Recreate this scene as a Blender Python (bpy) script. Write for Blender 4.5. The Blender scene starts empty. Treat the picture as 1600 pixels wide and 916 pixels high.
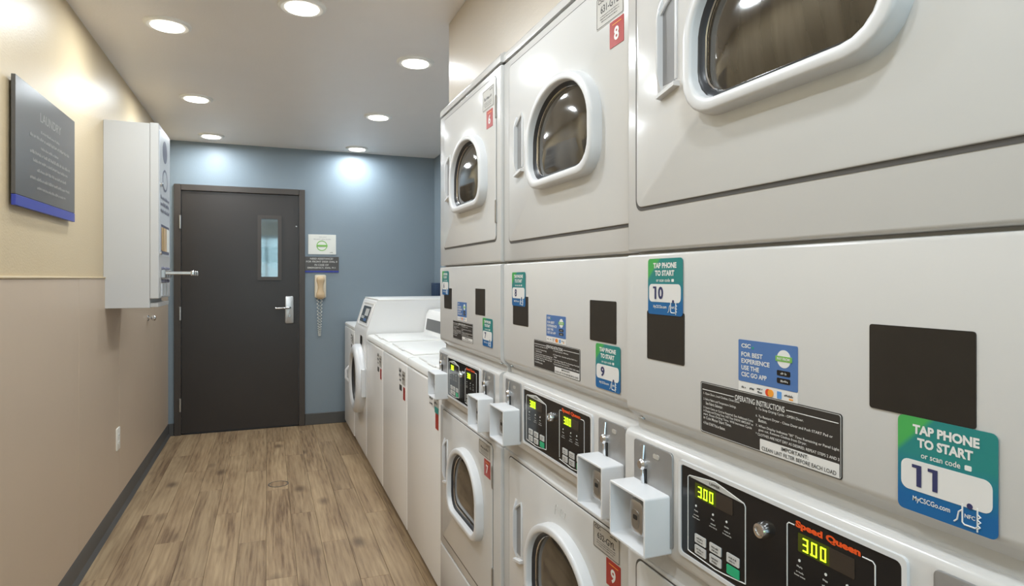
import bpy, bmesh, math, random
from mathutils import Vector, Matrix
random.seed(7)
scene = bpy.context.scene
COL = scene.collection

# ------------------------------------------------------------------ camera, world, exposure
cam_d = bpy.data.cameras.new('camera')
cam_d.sensor_fit = 'HORIZONTAL'; cam_d.sensor_width = 36.0
cam_d.lens = 36.0 * 985.0 / 1600.0
cam_d.shift_y = -23.0 / 1600.0
cam_d.clip_start = 0.02
cam = bpy.data.objects.new('camera', cam_d); COL.objects.link(cam)
cam.location = (0, 0, 1.30)
cam.rotation_euler = (math.radians(90), 0, -math.atan(382.0 / 985.0))
scene.camera = cam

world = bpy.data.worlds.new('world'); scene.world = world
world.use_nodes = True
bgn = world.node_tree.nodes['Background']
bgn.inputs[0].default_value = (0.64, 0.82, 1.0, 1)
bgn.inputs[1].default_value = 6.0
scene.view_settings.view_transform = 'Standard'
scene.view_settings.look = 'None'
scene.view_settings.gamma = 1.0
scene.view_settings.use_curve_mapping = False
scene.view_settings.exposure = 0.0
LAMP_W = 7.0          # watts of one ceiling downlight

# ------------------------------------------------------------------ materials
MATS = {}
def nodes_of(name):
    m = bpy.data.materials.new(name); m.use_nodes = True
    nt = m.node_tree
    return m, nt, nt.nodes['Principled BSDF']
def mat(name, col, rough=0.5, metal=0.0, var=0.04, vscale=6.0, bump=0.0, bscale=200.0, spec=0.5, emit=None, estr=0.0, coat=0.0):
    """procedural paint: a colour with a little noise in it, an optional fine relief"""
    m, nt, b = nodes_of(name)
    tc = nt.nodes.new('ShaderNodeTexCoord')
    nz = nt.nodes.new('ShaderNodeTexNoise'); nz.inputs['Scale'].default_value = vscale; nz.inputs['Detail'].default_value = 3
    nt.links.new(tc.outputs['Object'], nz.inputs['Vector'])
    mx = nt.nodes.new('ShaderNodeMix'); mx.data_type = 'RGBA'
    mx.inputs[6].default_value = tuple(max(0, c * (1 - var)) for c in col) + (1,)
    mx.inputs[7].default_value = tuple(min(1, c * (1 + var)) for c in col) + (1,)
    nt.links.new(nz.outputs['Fac'], mx.inputs[0])
    nt.links.new(mx.outputs[2], b.inputs['Base Color'])
    b.inputs['Roughness'].default_value = rough
    b.inputs['Metallic'].default_value = metal
    b.inputs['Specular IOR Level'].default_value = spec
    if coat: b.inputs['Coat Weight'].default_value = coat; b.inputs['Coat Roughness'].default_value = 0.12
    if bump:
        n2 = nt.nodes.new('ShaderNodeTexNoise'); n2.inputs['Scale'].default_value = bscale; n2.inputs['Detail'].default_value = 2
        nt.links.new(tc.outputs['Object'], n2.inputs['Vector'])
        bp = nt.nodes.new('ShaderNodeBump'); bp.inputs['Strength'].default_value = bump; bp.inputs['Distance'].default_value = 0.002
        nt.links.new(n2.outputs['Fac'], bp.inputs['Height']); nt.links.new(bp.outputs['Normal'], b.inputs['Normal'])
    if emit:
        b.inputs['Emission Color'].default_value = tuple(emit) + (1,); b.inputs['Emission Strength'].default_value = estr
    MATS[name] = m
    return m
mat('enamel', (0.62, 0.61, 0.595), 0.18, var=0.012, bump=0.03, bscale=160)
mat('enamel_door', (0.68, 0.675, 0.665), 0.17, var=0.012, bump=0.03, bscale=160)
mat('plastic_white', (0.73, 0.735, 0.745), 0.28, var=0.01)
mat('box_white', (0.80, 0.81, 0.83), 0.35, var=0.02, vscale=40)
mat('washer_white', (0.88, 0.87, 0.855), 0.27, var=0.012)
mat('washer_top', (0.86, 0.85, 0.82), 0.3, var=0.01)
mat('recess_shade', (0.27, 0.27, 0.275), 0.4)  # grey that paints the shade inside the door grips
mat('gap_dark', (0.09, 0.085, 0.08), 0.6)
mat('gasket', (0.03, 0.032, 0.038), 0.35)
mat('chrome', (0.75, 0.75, 0.76), 0.16, metal=1.0, var=0.02)
mat('brushed', (0.55, 0.55, 0.545), 0.34, metal=1.0, var=0.06, vscale=40)
mat('plate_grey', (0.36, 0.36, 0.36), 0.36, metal=0.55, var=0.05, vscale=50)
mat('mech', (0.42, 0.41, 0.395), 0.3, metal=0.9, var=0.1, vscale=60)
mat('dark_slot', (0.01, 0.01, 0.01), 0.5)
mat('panel_black', (0.010, 0.010, 0.011), 0.16, var=0.1)
mat('magnet', (0.020, 0.017, 0.014), 0.36, var=0.25, vscale=30)
mat('display', (0.03, 0.035, 0.004), 0.12, emit=(0.10, 0.13, 0.0), estr=0.25)
mat('display_dim', (0.045, 0.034, 0.026), 0.15)
mat('digit', (0.6, 0.9, 0.05), 0.4, emit=(0.62, 1.0, 0.02), estr=1.6)
mat('print_white', (0.82, 0.82, 0.80), 0.45, var=0.0)
mat('print_grey', (0.55, 0.55, 0.53), 0.5, var=0.0)
mat('print_orange', (0.86, 0.10, 0.015), 0.4, var=0.02)
mat('print_navy', (0.035, 0.04, 0.13), 0.45, var=0.0)
mat('print_dark', (0.05, 0.048, 0.045), 0.5, var=0.0)
mat('sticker_white', (0.80, 0.79, 0.775), 0.4, var=0.01)
mat('sticker_blue', (0.085, 0.19, 0.45), 0.35, var=0.05)
mat('badge_green', (0.22, 0.52, 0.10), 0.4)
mat('badge_red', (0.80, 0.07, 0.02), 0.4)
mat('badge_amber', (0.90, 0.36, 0.04), 0.4)
mat('badge_sky', (0.12, 0.33, 0.72), 0.4)
mat('instruction', (0.035, 0.031, 0.028), 0.42)
mat('tag_silver', (0.55, 0.53, 0.49), 0.4, metal=0.25)
mat('tag_red', (0.42, 0.022, 0.014), 0.35, var=0.08)
mat('button_grey', (0.62, 0.62, 0.61), 0.4)
mat('button_green', (0.02, 0.42, 0.20), 0.4)
mat('teal', (0.03, 0.30, 0.27), 0.4)
mat('wall_pale', (0.60, 0.535, 0.45), 0.4, var=0.02, bump=0.35, bscale=130)
mat('wall_cream', (0.59, 0.465, 0.29), 0.42, var=0.02, bump=0.35, bscale=130)
mat('wainscot', (0.55, 0.435, 0.325), 0.42, var=0.02, bump=0.12, bscale=120)
mat('wall_blue', (0.228, 0.282, 0.325), 0.45, var=0.02, bump=0.25, bscale=130)
mat('ceiling', (0.84, 0.79, 0.755), 0.36, var=0.02, bump=0.25, bscale=110)
mat('baseboard', (0.085, 0.082, 0.078), 0.5)
mat('door_brown', (0.034, 0.027, 0.023), 0.34, var=0.12, vscale=3.0, bump=0.08, bscale=60)
mat('frame_brown', (0.062, 0.050, 0.042), 0.38, var=0.08)
mat('sign_grey', (0.085, 0.078, 0.072), 0.3, var=0.05)
mat('sign_blue', (0.035, 0.05, 0.30), 0.35)
mat('sign_text', (0.62, 0.60, 0.56), 0.5)
mat('sign_faint', (0.33, 0.31, 0.285), 0.5)
mat('paper', (0.80, 0.80, 0.74), 0.55)
mat('phone', (0.62, 0.45, 0.27), 0.38)
mat('phone_pale', (0.72, 0.62, 0.47), 0.4)
mat('cord', (0.60, 0.60, 0.56), 0.5)
mat('ivory', (0.80, 0.77, 0.70), 0.4)
mat('vend_white', (0.55, 0.54, 0.525), 0.36, var=0.012)
mat('vend_front', (0.58, 0.60, 0.62), 0.42, var=0.05)
mat('vend_dark', (0.14, 0.14, 0.19), 0.4)
mat('vend_tan', (0.45, 0.30, 0.14), 0.5)
mat('lamp_trim', (0.85, 0.84, 0.81), 0.4)
mat('lamp_lens', (0.9, 0.9, 0.88), 0.4, emit=(1.0, 0.93, 0.82), estr=9.0)
mat('navy_box', (0.02, 0.045, 0.10), 0.4)
mat('floor_base', (0.055, 0.04, 0.03), 0.7)
mat('hall', (0.26, 0.26, 0.25), 0.6)
mat('stair', (0.30, 0.24, 0.20), 0.6)
mat('foliage_green', (0.12, 0.26, 0.14), 0.8)

def mat_glass_dark():
    m, nt, b = nodes_of('dryer_glass')
    tc = nt.nodes.new('ShaderNodeTexCoord')
    nz = nt.nodes.new('ShaderNodeTexNoise'); nz.inputs['Scale'].default_value = 5; nz.inputs['Detail'].default_value = 4
    mp = nt.nodes.new('ShaderNodeMapping'); mp.inputs['Scale'].default_value = (1, 6, 0.7); mp.inputs['Rotation'].default_value = (0.4, 0, 0)
    nt.links.new(tc.outputs['Object'], mp.inputs['Vector']); nt.links.new(mp.outputs[0], nz.inputs['Vector'])
    r = nt.nodes.new('ShaderNodeValToRGB')
    r.color_ramp.elements[0].position = 0.3; r.color_ramp.elements[0].color = (0.028, 0.022, 0.015, 1)
    r.color_ramp.elements[1].position = 0.75; r.color_ramp.elements[1].color = (0.075, 0.062, 0.045, 1)
    nt.links.new(nz.outputs['Fac'], r.inputs[0]); nt.links.new(r.outputs[0], b.inputs['Base Color'])
    b.inputs['Roughness'].default_value = 0.07; b.inputs['IOR'].default_value = 1.75
    MATS['dryer_glass'] = m
mat_glass_dark()
def mat_pane():
    m, nt, b = nodes_of('pane')
    out = nt.nodes['Material Output']
    tr = nt.nodes.new('ShaderNodeBsdfTransparent'); tr.inputs[0].default_value = (0.80, 0.86, 0.84, 1)
    gl = nt.nodes.new('ShaderNodeBsdfGlossy'); gl.inputs['Roughness'].default_value = 0.05
    mx = nt.nodes.new('ShaderNodeMixShader'); mx.inputs[0].default_value = 0.16
    nt.links.new(tr.outputs[0], mx.inputs[1]); nt.links.new(gl.outputs[0], mx.inputs[2]); nt.links.new(mx.outputs[0], out.inputs[0])
    MATS['pane'] = m
mat_pane()
def mat_pane_green():
    m, nt, b = nodes_of('pane_green')
    tr = nt.nodes.new('ShaderNodeBsdfTransparent'); tr.inputs[0].default_value = (0.035, 0.075, 0.065, 1)
    nt.links.new(tr.outputs[0], nt.nodes['Material Output'].inputs[0])
    MATS['pane_green'] = m
mat_pane_green()
def mat_sticker():
    """printed tap-to-start sticker: green corner running into teal and then blue at the foot"""
    m, nt, b = nodes_of('sticker_print')
    tc = nt.nodes.new('ShaderNodeTexCoord')
    sp = nt.nodes.new('ShaderNodeSeparateXYZ'); nt.links.new(tc.outputs['Generated'], sp.inputs[0])
    r = nt.nodes.new('ShaderNodeValToRGB')
    e = r.color_ramp.elements
    e[0].position = 0.18; e[0].color = (0.008, 0.13, 0.36, 1)
    e[1].position = 0.62; e[1].color = (0.02, 0.24, 0.23, 1)
    nt.links.new(sp.outputs['Z'], r.inputs[0])
    ad = nt.nodes.new('ShaderNodeMath'); ad.operation = 'ADD'                 # far top corner
    nt.links.new(sp.outputs['Y'], ad.inputs[0]); nt.links.new(sp.outputs['Z'], ad.inputs[1])
    r2 = nt.nodes.new('ShaderNodeValToRGB'); r2.color_ramp.elements[0].position = 0.795; r2.color_ramp.elements[1].position = 0.835
    hf = nt.nodes.new('ShaderNodeMath'); hf.operation = 'MULTIPLY'; hf.inputs[1].default_value = 0.5
    nt.links.new(ad.outputs[0], hf.inputs[0]); nt.links.new(hf.outputs[0], r2.inputs[0])
    mx = nt.nodes.new('ShaderNodeMix'); mx.data_type = 'RGBA'; mx.inputs[7].default_value = (0.07, 0.42, 0.10, 1)
    nt.links.new(r2.outputs[0], mx.inputs[0]); nt.links.new(r.outputs[0], mx.inputs[6])
    nt.links.new(mx.outputs[2], b.inputs['Base Color'])
    b.inputs['Roughness'].default_value = 0.32
    MATS['sticker_print'] = m
mat_sticker()
def mat_wood():
    m, nt, b = nodes_of('plank_wood')
    N = nt.nodes.new; L = nt.links.new
    tc = N('ShaderNodeTexCoord'); oi = N('ShaderNodeObjectInfo')
    off = N('ShaderNodeVectorMath'); off.operation = 'MULTIPLY_ADD'
    cmb = N('ShaderNodeCombineXYZ')
    for i in range(3): L(oi.outputs['Random'], cmb.inputs[i])
    off.inputs[1].default_value = (37, 53, 11)
    L(cmb.outputs[0], off.inputs[0]); L(tc.outputs['Object'], off.inputs[2])
    mp = N('ShaderNodeMapping'); mp.inputs['Scale'].default_value = (1.0, 0.045, 1.0); L(off.outputs[0], mp.inputs['Vector'])
    n1 = N('ShaderNodeTexNoise'); n1.inputs['Scale'].default_value = 110; n1.inputs['Detail'].default_value = 5; n1.inputs['Roughness'].default_value = 0.6; n1.inputs['Distortion'].default_value = 0.25
    L(mp.outputs[0], n1.inputs['Vector'])
    mp2 = N('ShaderNodeMapping'); mp2.inputs['Scale'].default_value = (1.0, 0.10, 1.0); L(off.outputs[0], mp2.inputs['Vector'])
    n2 = N('ShaderNodeTexNoise'); n2.inputs['Scale'].default_value = 10; n2.inputs['Detail'].default_value = 7; n2.inputs['Distortion'].default_value = 1.0
    L(mp2.outputs[0], n2.inputs['Vector'])
    # cathedral grain rings
    wv = N('ShaderNodeTexWave'); wv.wave_type = 'BANDS'; wv.bands_direction = 'X'
    wv.inputs['Scale'].default_value = 11; wv.inputs['Distortion'].default_value = 9; wv.inputs['Detail'].default_value = 2; wv.inputs['Detail Scale'].default_value = 1.4
    mp3 = N('ShaderNodeMapping'); mp3.inputs['Scale'].default_value = (1.0, 0.10, 1.0); L(off.outputs[0], mp3.inputs['Vector']); L(mp3.outputs[0], wv.inputs['Vector'])
    # knots
    vo = N('ShaderNodeTexVoronoi'); vo.inputs['Scale'].default_value = 3.0
    mp4 = N('ShaderNodeMapping'); mp4.inputs['Scale'].default_value = (1.5, 0.75, 0.0); L(off.outputs[0], mp4.inputs['Vector']); L(mp4.outputs[0], vo.inputs['Vector'])
    kr = N('ShaderNodeValToRGB'); kr.color_ramp.elements[0].position = 0.05; kr.color_ramp.elements[0].color = (1, 1, 1, 1)
    kr.color_ramp.elements[1].position = 0.19; kr.color_ramp.elements[1].color = (0, 0, 0, 1)
    L(vo.outputs['Distance'], kr.inputs[0])
    a1 = N('ShaderNodeMath'); a1.operation = 'MULTIPLY'; a1.inputs[1].default_value = 0.45; L(n1.outputs['Fac'], a1.inputs[0])
    a2 = N('ShaderNodeMath'); a2.operation = 'MULTIPLY_ADD'; a2.inputs[1].default_value = 0.55; L(n2.outputs['Fac'], a2.inputs[0]); L(a1.outputs[0], a2.inputs[2])
    a3 = N('ShaderNodeMath'); a3.operation = 'MULTIPLY_ADD'; a3.inputs[1].default_value = 0.07; L(wv.outputs['Fac'], a3.inputs[0]); L(a2.outputs[0], a3.inputs[2])
    cr = N('ShaderNodeValToRGB'); e = cr.color_ramp.elements
    e[0].position = 0.36; e[0].color = (0.14, 0.090, 0.056, 1)
    e[1].position = 0.68; e[1].color = (0.41, 0.31, 0.205, 1)
    em = e.new(0.50); em.color = (0.285, 0.205, 0.132, 1)
    L(a3.outputs[0], cr.inputs[0])
    km = N('ShaderNodeMix'); km.data_type = 'RGBA'; km.inputs[7].default_value = (0.085, 0.055, 0.036, 1)
    kf = N('ShaderNodeMath'); kf.operation = 'MULTIPLY'; kf.inputs[1].default_value = 0.75; L(kr.outputs[0], kf.inputs[0])
    L(kf.outputs[0], km.inputs[0]); L(cr.outputs[0], km.inputs[6])
    # plank to plank tint
    hs = N('ShaderNodeHueSaturation'); L(km.outputs[2], hs.inputs['Color'])
    mr = N('ShaderNodeMapRange'); mr.inputs['To Min'].default_value = 0.95; mr.inputs['To Max'].default_value = 1.10; L(oi.outputs['Random'], mr.inputs['Value']); L(mr.outputs[0], hs.inputs['Value'])
    hs.inputs['Saturation'].default_value = 1.18
    L(hs.outputs[0], b.inputs['Base Color'])
    b.inputs['Roughness'].default_value = 0.5
    bp = N('ShaderNodeBump'); bp.inputs['Strength'].default_value = 0.12; bp.inputs['Distance'].default_value = 0.001; L(a1.outputs[0], bp.inputs['Height']); L(bp.outputs[0], b.inputs['Normal'])
    MATS['plank_wood'] = m
mat_wood()

# ------------------------------------------------------------------ mesh helpers
# frames: (right, up, out) -> local xyz
def FE(a, b, c): return (-c, -a, b)      # faces the corridor from the right-hand row (-X)
def FL(a, b, c): return (c, a, b)        # faces the corridor from the left wall (+X)
def FN(a, b, c): return (a, -c, b)       # faces the camera end of the room (-Y)
def FU(a, b, c): return (a, b, c)        # lies on a floor, faces up

def finish(name, bm, m, parent=None, smooth=True, angle=35):
    bmesh.ops.recalc_face_normals(bm, faces=bm.faces)
    me = bpy.data.meshes.new(name); bm.to_mesh(me); bm.free()
    if smooth:
        me.shade_smooth(); me.set_sharp_from_angle(angle=math.radians(angle))
    me.materials.append(MATS[m])
    o = bpy.data.objects.new(name, me); COL.objects.link(o)
    if parent is not None: o.parent = parent
    return o
def add_box(bm, x0, x1, y0, y1, z0, z1, bev=0.0, seg=2):
    r = bmesh.ops.create_cube(bm, size=1.0)
    vs = r['verts']
    for v in vs:
        v.co = Vector(((x0 + x1) / 2 + v.co.x * (x1 - x0), (y0 + y1) / 2 + v.co.y * (y1 - y0), (z0 + z1) / 2 + v.co.z * (z1 - z0)))
    if bev:
        es = {e for v in vs for e in v.link_edges}
        bmesh.ops.bevel(bm, geom=list(es), offset=bev, segments=seg, affect='EDGES', profile=0.5)
def box(name, x0, x1, y0, y1, z0, z1, m, parent=None, bev=0.0, seg=2):
    bm = bmesh.new(); add_box(bm, x0, x1, y0, y1, z0, z1, bev, seg)
    return finish(name, bm, m, parent)
def fbox(name, F, a0, a1, b0, b1, c0, c1, m, parent=None, bev=0.0, seg=2):
    p, q = F(a0, b0, c0), F(a1, b1, c1)
    return box(name, min(p[0], q[0]), max(p[0], q[0]), min(p[1], q[1]), max(p[1], q[1]), min(p[2], q[2]), max(p[2], q[2]), m, parent, bev, seg)
def rrect(a0, a1, b0, b1, r=0.01, n=5):
    pts = []
    for cx, cy, t0 in ((a1 - r, b0 + r, -90), (a1 - r, b1 - r, 0), (a0 + r, b1 - r, 90), (a0 + r, b0 + r, 180)):
        for i in range(n + 1):
            t = math.radians(t0 + 90 * i / n)
            pts.append((cx + r * math.cos(t), cy + r * math.sin(t)))
    return pts
def circle(ca, cb, r, n=32, rb=None):
    rb = rb or r
    return [(ca + r * math.cos(2 * math.pi * i / n), cb + rb * math.sin(2 * math.pi * i / n)) for i in range(n)]
def arch(ca, b0, b1, half, rc, spring, n=14):
    """dryer window outline: straight foot with round corners, upright sides, elliptic arch on top"""
    pts = []
    for i in range(6):
        t = math.radians(-90 + 90 * i / 5); pts.append((ca + half - rc + rc * math.cos(t), b0 + rc + rc * math.sin(t)))
    for i in range(1, 2 * n):
        t = math.pi * i / (2 * n)
        c, s = math.cos(t), math.sin(t)
        pts.append((ca + half * math.copysign(abs(c) ** 0.97, c), spring + (b1 - spring) * abs(s) ** 0.97))
    for i in range(6):
        t = math.radians(180 + 90 * i / 5); pts.append((ca - half + rc + rc * math.cos(t), b0 + rc + rc * math.sin(t)))
    return pts
def add_loft(bm, F, rings, cap0=True, cap1=True):
    rows = [[bm.verts.new(F(a, b, c)) for a, b in pts] for pts, c in rings]
    n = len(rows[0])
    for r0, r1 in zip(rows, rows[1:]):
        for i in range(n):
            bm.faces.new((r0[i], r0[(i + 1) % n], r1[(i + 1) % n], r1[i]))
    if cap0: bm.faces.new(rows[0][::-1])
    if cap1: bm.faces.new(rows[-1])
def loft(name, F, rings, m, parent=None, cap0=True, cap1=True, angle=35):
    bm = bmesh.new(); add_loft(bm, F, rings, cap0, cap1)
    return finish(name, bm, m, parent, angle=angle)
def shrink(pts, d):
    ca = sum(p[0] for p in pts) / len(pts); cb = sum(p[1] for p in pts) / len(pts)
    A = max(abs(p[0] - ca) for p in pts); B = max(abs(p[1] - cb) for p in pts)
    return [(ca + (a - ca) * (A - d) / A, cb + (b - cb) * (B - d) / B) for a, b in pts]
def plate(name, F, pts, c0, c1, m, parent=None, bev=0.0):
    rings = [(pts, c0), (pts, c1)] if not bev else [(pts, c0), (pts, c1 - bev), (shrink(pts, bev * 0.35), c1 - bev * 0.3), (shrink(pts, bev), c1)]
    return loft(name, F, rings, m, parent)
def profile(name, prof, y0, y1, m, parent=None, angle=35):
    """(x, z) section swept along y"""
    bm = bmesh.new()
    r0 = [bm.verts.new((x, y0, z)) for x, z in prof]; r1 = [bm.verts.new((x, y1, z)) for x, z in prof]
    n = len(prof)
    for i in range(n): bm.faces.new((r0[i], r0[(i + 1) % n], r1[(i + 1) % n], r1[i]))
    bm.faces.new(r0); bm.faces.new(r1)
    return finish(name, bm, m, parent, angle=angle)
def add_tube(bm, path, r, n=8):
    path = [Vector(p) for p in path]; prev = None; rows = []
    for i, p in enumerate(path):
        t = (path[min(i + 1, len(path) - 1)] - path[max(i - 1, 0)]).normalized()
        ref = Vector((0, 0, 1)) if abs(t.z) < 0.9 else Vector((1, 0, 0))
        u = t.cross(ref).normalized() if prev is None else (prev - t * prev.dot(t)).normalized()
        w = t.cross(u); prev = u
        rows.append([bm.verts.new(p + r * (math.cos(2 * math.pi * k / n) * u + math.sin(2 * math.pi * k / n) * w)) for k in range(n)])
    for r0, r1 in zip(rows, rows[1:]):
        for k in range(n): bm.faces.new((r0[k], r0[(k + 1) % n], r1[(k + 1) % n], r1[k]))
    bm.faces.new(rows[0]); bm.faces.new(rows[-1])
def tube(name, path, r, m, parent=None, n=8):
    bm = bmesh.new(); add_tube(bm, path, r, n); return finish(name, bm, m, parent, angle=50)

TXT = {}
def glyphs(body, bold):
    k = (body, bold)
    if k not in TXT:
        cu = bpy.data.curves.new('lettering', 'FONT'); cu.body = body; cu.size = 1.0; cu.offset = bold; cu.resolution_u = 3
        ob = bpy.data.objects.new('lettering', cu); COL.objects.link(ob)
        dg = bpy.context.evaluated_depsgraph_get()
        me = bpy.data.meshes.new_from_object(ob.evaluated_get(dg))
        V = [v.co.copy() for v in me.vertices]; P = [tuple(p.vertices) for p in me.polygons]
        bpy.data.objects.remove(ob); bpy.data.curves.remove(cu); bpy.data.meshes.remove(me)
        x0 = min(v.x for v in V); x1 = max(v.x for v in V); y0 = min(v.y for v in V); y1 = max(v.y for v in V)
        TXT[k] = ([((v.x - x0) / (x1 - x0), (v.y - y0) / (y1 - y0)) for v in V], P)
    return TXT[k]
def add_text(bm, F, body, a0, a1, b0, b1, c, bold=0.0):
    V, P = glyphs(body, bold)
    vs = [bm.verts.new(F(a0 + x * (a1 - a0), b0 + y * (b1 - b0), c)) for x, y in V]
    for p in P:
        try: bm.faces.new([vs[i] for i in p])
        except ValueError: pass
def lettering(F, lines, c, m, parent, name='lettering'):
    """lines of (text, a0, a1, b0, b1[, bold]) as one printed layer"""
    bm = bmesh.new()
    for ln in lines: add_text(bm, F, ln[0], ln[1], ln[2], ln[3], ln[4], c, ln[5] if len(ln) > 5 else 0.0)
    me = bpy.data.meshes.new(name); bm.to_mesh(me); bm.free(); me.materials.append(MATS[m])
    o = bpy.data.objects.new(name, me); COL.objects.link(o); o.parent = parent; o['kind'] = 'stuff'
    return o
def wordbars(bm, F, a0, a1, b, h, c, rnd):
    a = a0; st = max(h * .62, (a1 - a0) / 60)
    while a < a1 - st:
        for k in range(rnd.randint(2, 8)):
            if a > a1 - st * .6: break
            hh = h * rnd.choice((.62, .62, .7, 1.0)); lo = b + rnd.choice((0, 0, h * .2)) * (hh < h)
            bm.faces.new([bm.verts.new(F(p, q, c)) for p, q in ((a, lo), (a + st * .72, lo), (a + st * .72, lo + hh), (a, lo + hh))])
            a += st
        a += st * .8
def smallprint(F, rows, c, m, parent, seed=1, name='small_print'):
    rnd = random.Random(seed); bm = bmesh.new()
    for a0, a1, b, h in rows: wordbars(bm, F, a0, a1, b, h, c, rnd)
    o = finish(name, bm, m, parent, smooth=False); o['kind'] = 'stuff'
    return o
def border(F, outer, w, c0, c1, m, parent, name='border'):
    inner = shrink(outer, w); bm = bmesh.new()
    o0 = [bm.verts.new(F(a, b, c0)) for a, b in outer]; o1 = [bm.verts.new(F(a, b, c1)) for a, b in outer]
    i1 = [bm.verts.new(F(a, b, c1)) for a, b in inner]; i0 = [bm.verts.new(F(a, b, c0)) for a, b in inner]
    n = len(outer)
    for r0, r1 in ((o0, o1), (o1, i1), (i1, i0), (i0, o0)):
        for k in range(n): bm.faces.new((r0[k], r0[(k + 1) % n], r1[(k + 1) % n], r1[k]))
    return finish(name, bm, m, parent)
SEG = {'3': 'abgcd', '0': 'abcdef'}
def digits(F, text, a0, b0, h, c, parent):
    bm = bmesh.new(); w = h * 0.50; t = h * 0.10; a = a0
    for ch in text:
        if ch == '.':
            add_loft(bm, F, [(rrect(a - t * 0.9, a + t * 0.3, b0, b0 + t * 1.2, t * 0.2, 2), c - 0.0006), (rrect(a - t * 0.9, a + t * 0.3, b0, b0 + t * 1.2, t * 0.2, 2), c)]); continue
        R = {'a': (0, w, h - t, h), 'd': (0, w, 0, t), 'g': (0, w, h / 2 - t / 2, h / 2 + t / 2), 'b': (w - t, w, h / 2, h), 'c': (w - t, w, 0, h / 2), 'f': (0, t, h / 2, h), 'e': (0, t, 0, h / 2)}
        for s in SEG[ch]:
            q = R[s]; pts = rrect(a + q[0], a + q[1], b0 + q[2], b0 + q[3], t * 0.2, 1)
            add_loft(bm, F, [(pts, c - 0.0006), (pts, c)])
        a += w * 1.62
    return finish('digits', bm, 'digit', parent, smooth=False)
def thing(name, label, cat, loc=(0, 0, 0), group=None, kind=None):
    o = bpy.data.objects.new(name, None); COL.objects.link(o); o.location = loc; o.empty_display_size = 0.1
    tag(o, label, cat, group, kind); return o
def tag(o, label=None, cat=None, group=None, kind=None):
    if label: o['label'] = label
    if cat: o['category'] = cat
    if group: o['group'] = group
    if kind: o['kind'] = kind
    return o
def struct(o): o['kind'] = 'structure'; return o

# ------------------------------------------------------------------ the room
XL, XR, YB, YF, ZC = -0.77, 1.48, 5.86, -1.70, 2.44
flo = struct(box('floor', XL - 0.1, XR + 0.1, YF - 0.1, YB + 0.1, -0.12, -0.004, 'floor_base'))
pw, pl = 0.127, 1.22
pm = None
nx = 18
for i in range(nx):
    x0 = XL + 0.002 + i * pw
    if x0 > XR - 0.03: break
    w = min(pw, XR - x0)
    y = YF - pl * ((i * 0.37) % 1.0)
    while y < YB:
        a, b_ = max(y, YF), min(y + pl, YB)
        if b_ - a > 0.03:
            full = abs((b_ - a) - pl) < 1e-6 and abs(w - pw) < 1e-6
            if full and pm:
                o = bpy.data.objects.new('plank', pm); COL.objects.link(o); o.parent = flo
            else:
                o = box('plank', -w / 2 + 0.0006, w / 2 - 0.0006, -(b_ - a) / 2 + 0.0006, (b_ - a) / 2 - 0.0006, -0.004, 0, 'plank_wood', flo, 0.0008, 1)
                if full: pm = o.data
            o.location = (x0 + w / 2, (a + b_) / 2, 0)
        y += pl
struct(box('ceiling', XL - 0.1, XR + 0.1, YF - 0.1, YB + 0.1, ZC, ZC + 0.1, 'ceiling'))
wl = struct(box('wall_left', XL - 0.1, XL, YF - 0.1, YB + 0.1, 0, ZC, 'wall_cream'))
# back wall around the door opening
bmw = bmesh.new()
DX0, DX1, DZ = -0.668, 0.258, 2.03
add_box(bmw, XL - 0.1, DX0 - 0.03, YB, YB + 0.12, 0, ZC)
add_box(bmw, DX1 + 0.03, XR + 0.1, YB, YB + 0.12, 0, ZC)
add_box(bmw, DX0 - 0.03, DX1 + 0.03, YB, YB + 0.12, DZ + 0.03, ZC)
struct(finish('wall_back', bmw, 'wall_blue', smooth=False))
struct(box('wall_right', XR, XR + 0.1, YF - 0.1, YB, 0, ZC, 'wall_blue'))
struct(box('wall_soffit', 0.758, XR - 0.001, YF, 2.735, 1.99, ZC - 0.001, 'wall_pale'))
# wall behind the camera with a tall window
bmw = bmesh.new()
WX0, WX1, WZ0, WZ1 = -0.62, 0.58, 0.35, 2.15
add_box(bmw, XL - 0.1, WX0, YF - 0.12, YF, 0, ZC); add_box(bmw, WX1, XR + 0.1, YF - 0.12, YF, 0, ZC)
add_box(bmw, WX0, WX1, YF - 0.12, YF, 0, WZ0); add_box(bmw, WX0, WX1, YF - 0.12, YF, WZ1, ZC)
struct(finish('wall_front', bmw, 'wall_cream', smooth=False))
win = struct(border(lambda a, b, c: (a, c, b), rrect(WX0, WX1, WZ0, WZ1, 0.001, 1), 0.05, YF - 0.09, YF - 0.03, 'frame_brown', None, 'window_1'))
box('mullion', -0.04, 0.0, YF - 0.08, YF - 0.04, WZ0 + 0.05, WZ1 - 0.05, 'frame_brown', win)
box('pane', WX0 + 0.05, WX1 - 0.05, YF - 0.062, YF - 0.058, WZ0 + 0.05, WZ1 - 0.05, 'pane', win)
pd = bpy.data.lights.new('window_portal', 'AREA'); pd.shape = 'RECTANGLE'; pd.size = WX1 - WX0; pd.size_y = WZ1 - WZ0; pd.cycles.is_portal = True
po = bpy.data.objects.new('window_portal', pd); COL.objects.link(po); po.location = ((WX0 + WX1) / 2, YF - 0.13, (WZ0 + WZ1) / 2); po.rotation_euler = (math.radians(90), 0, 0)

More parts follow.
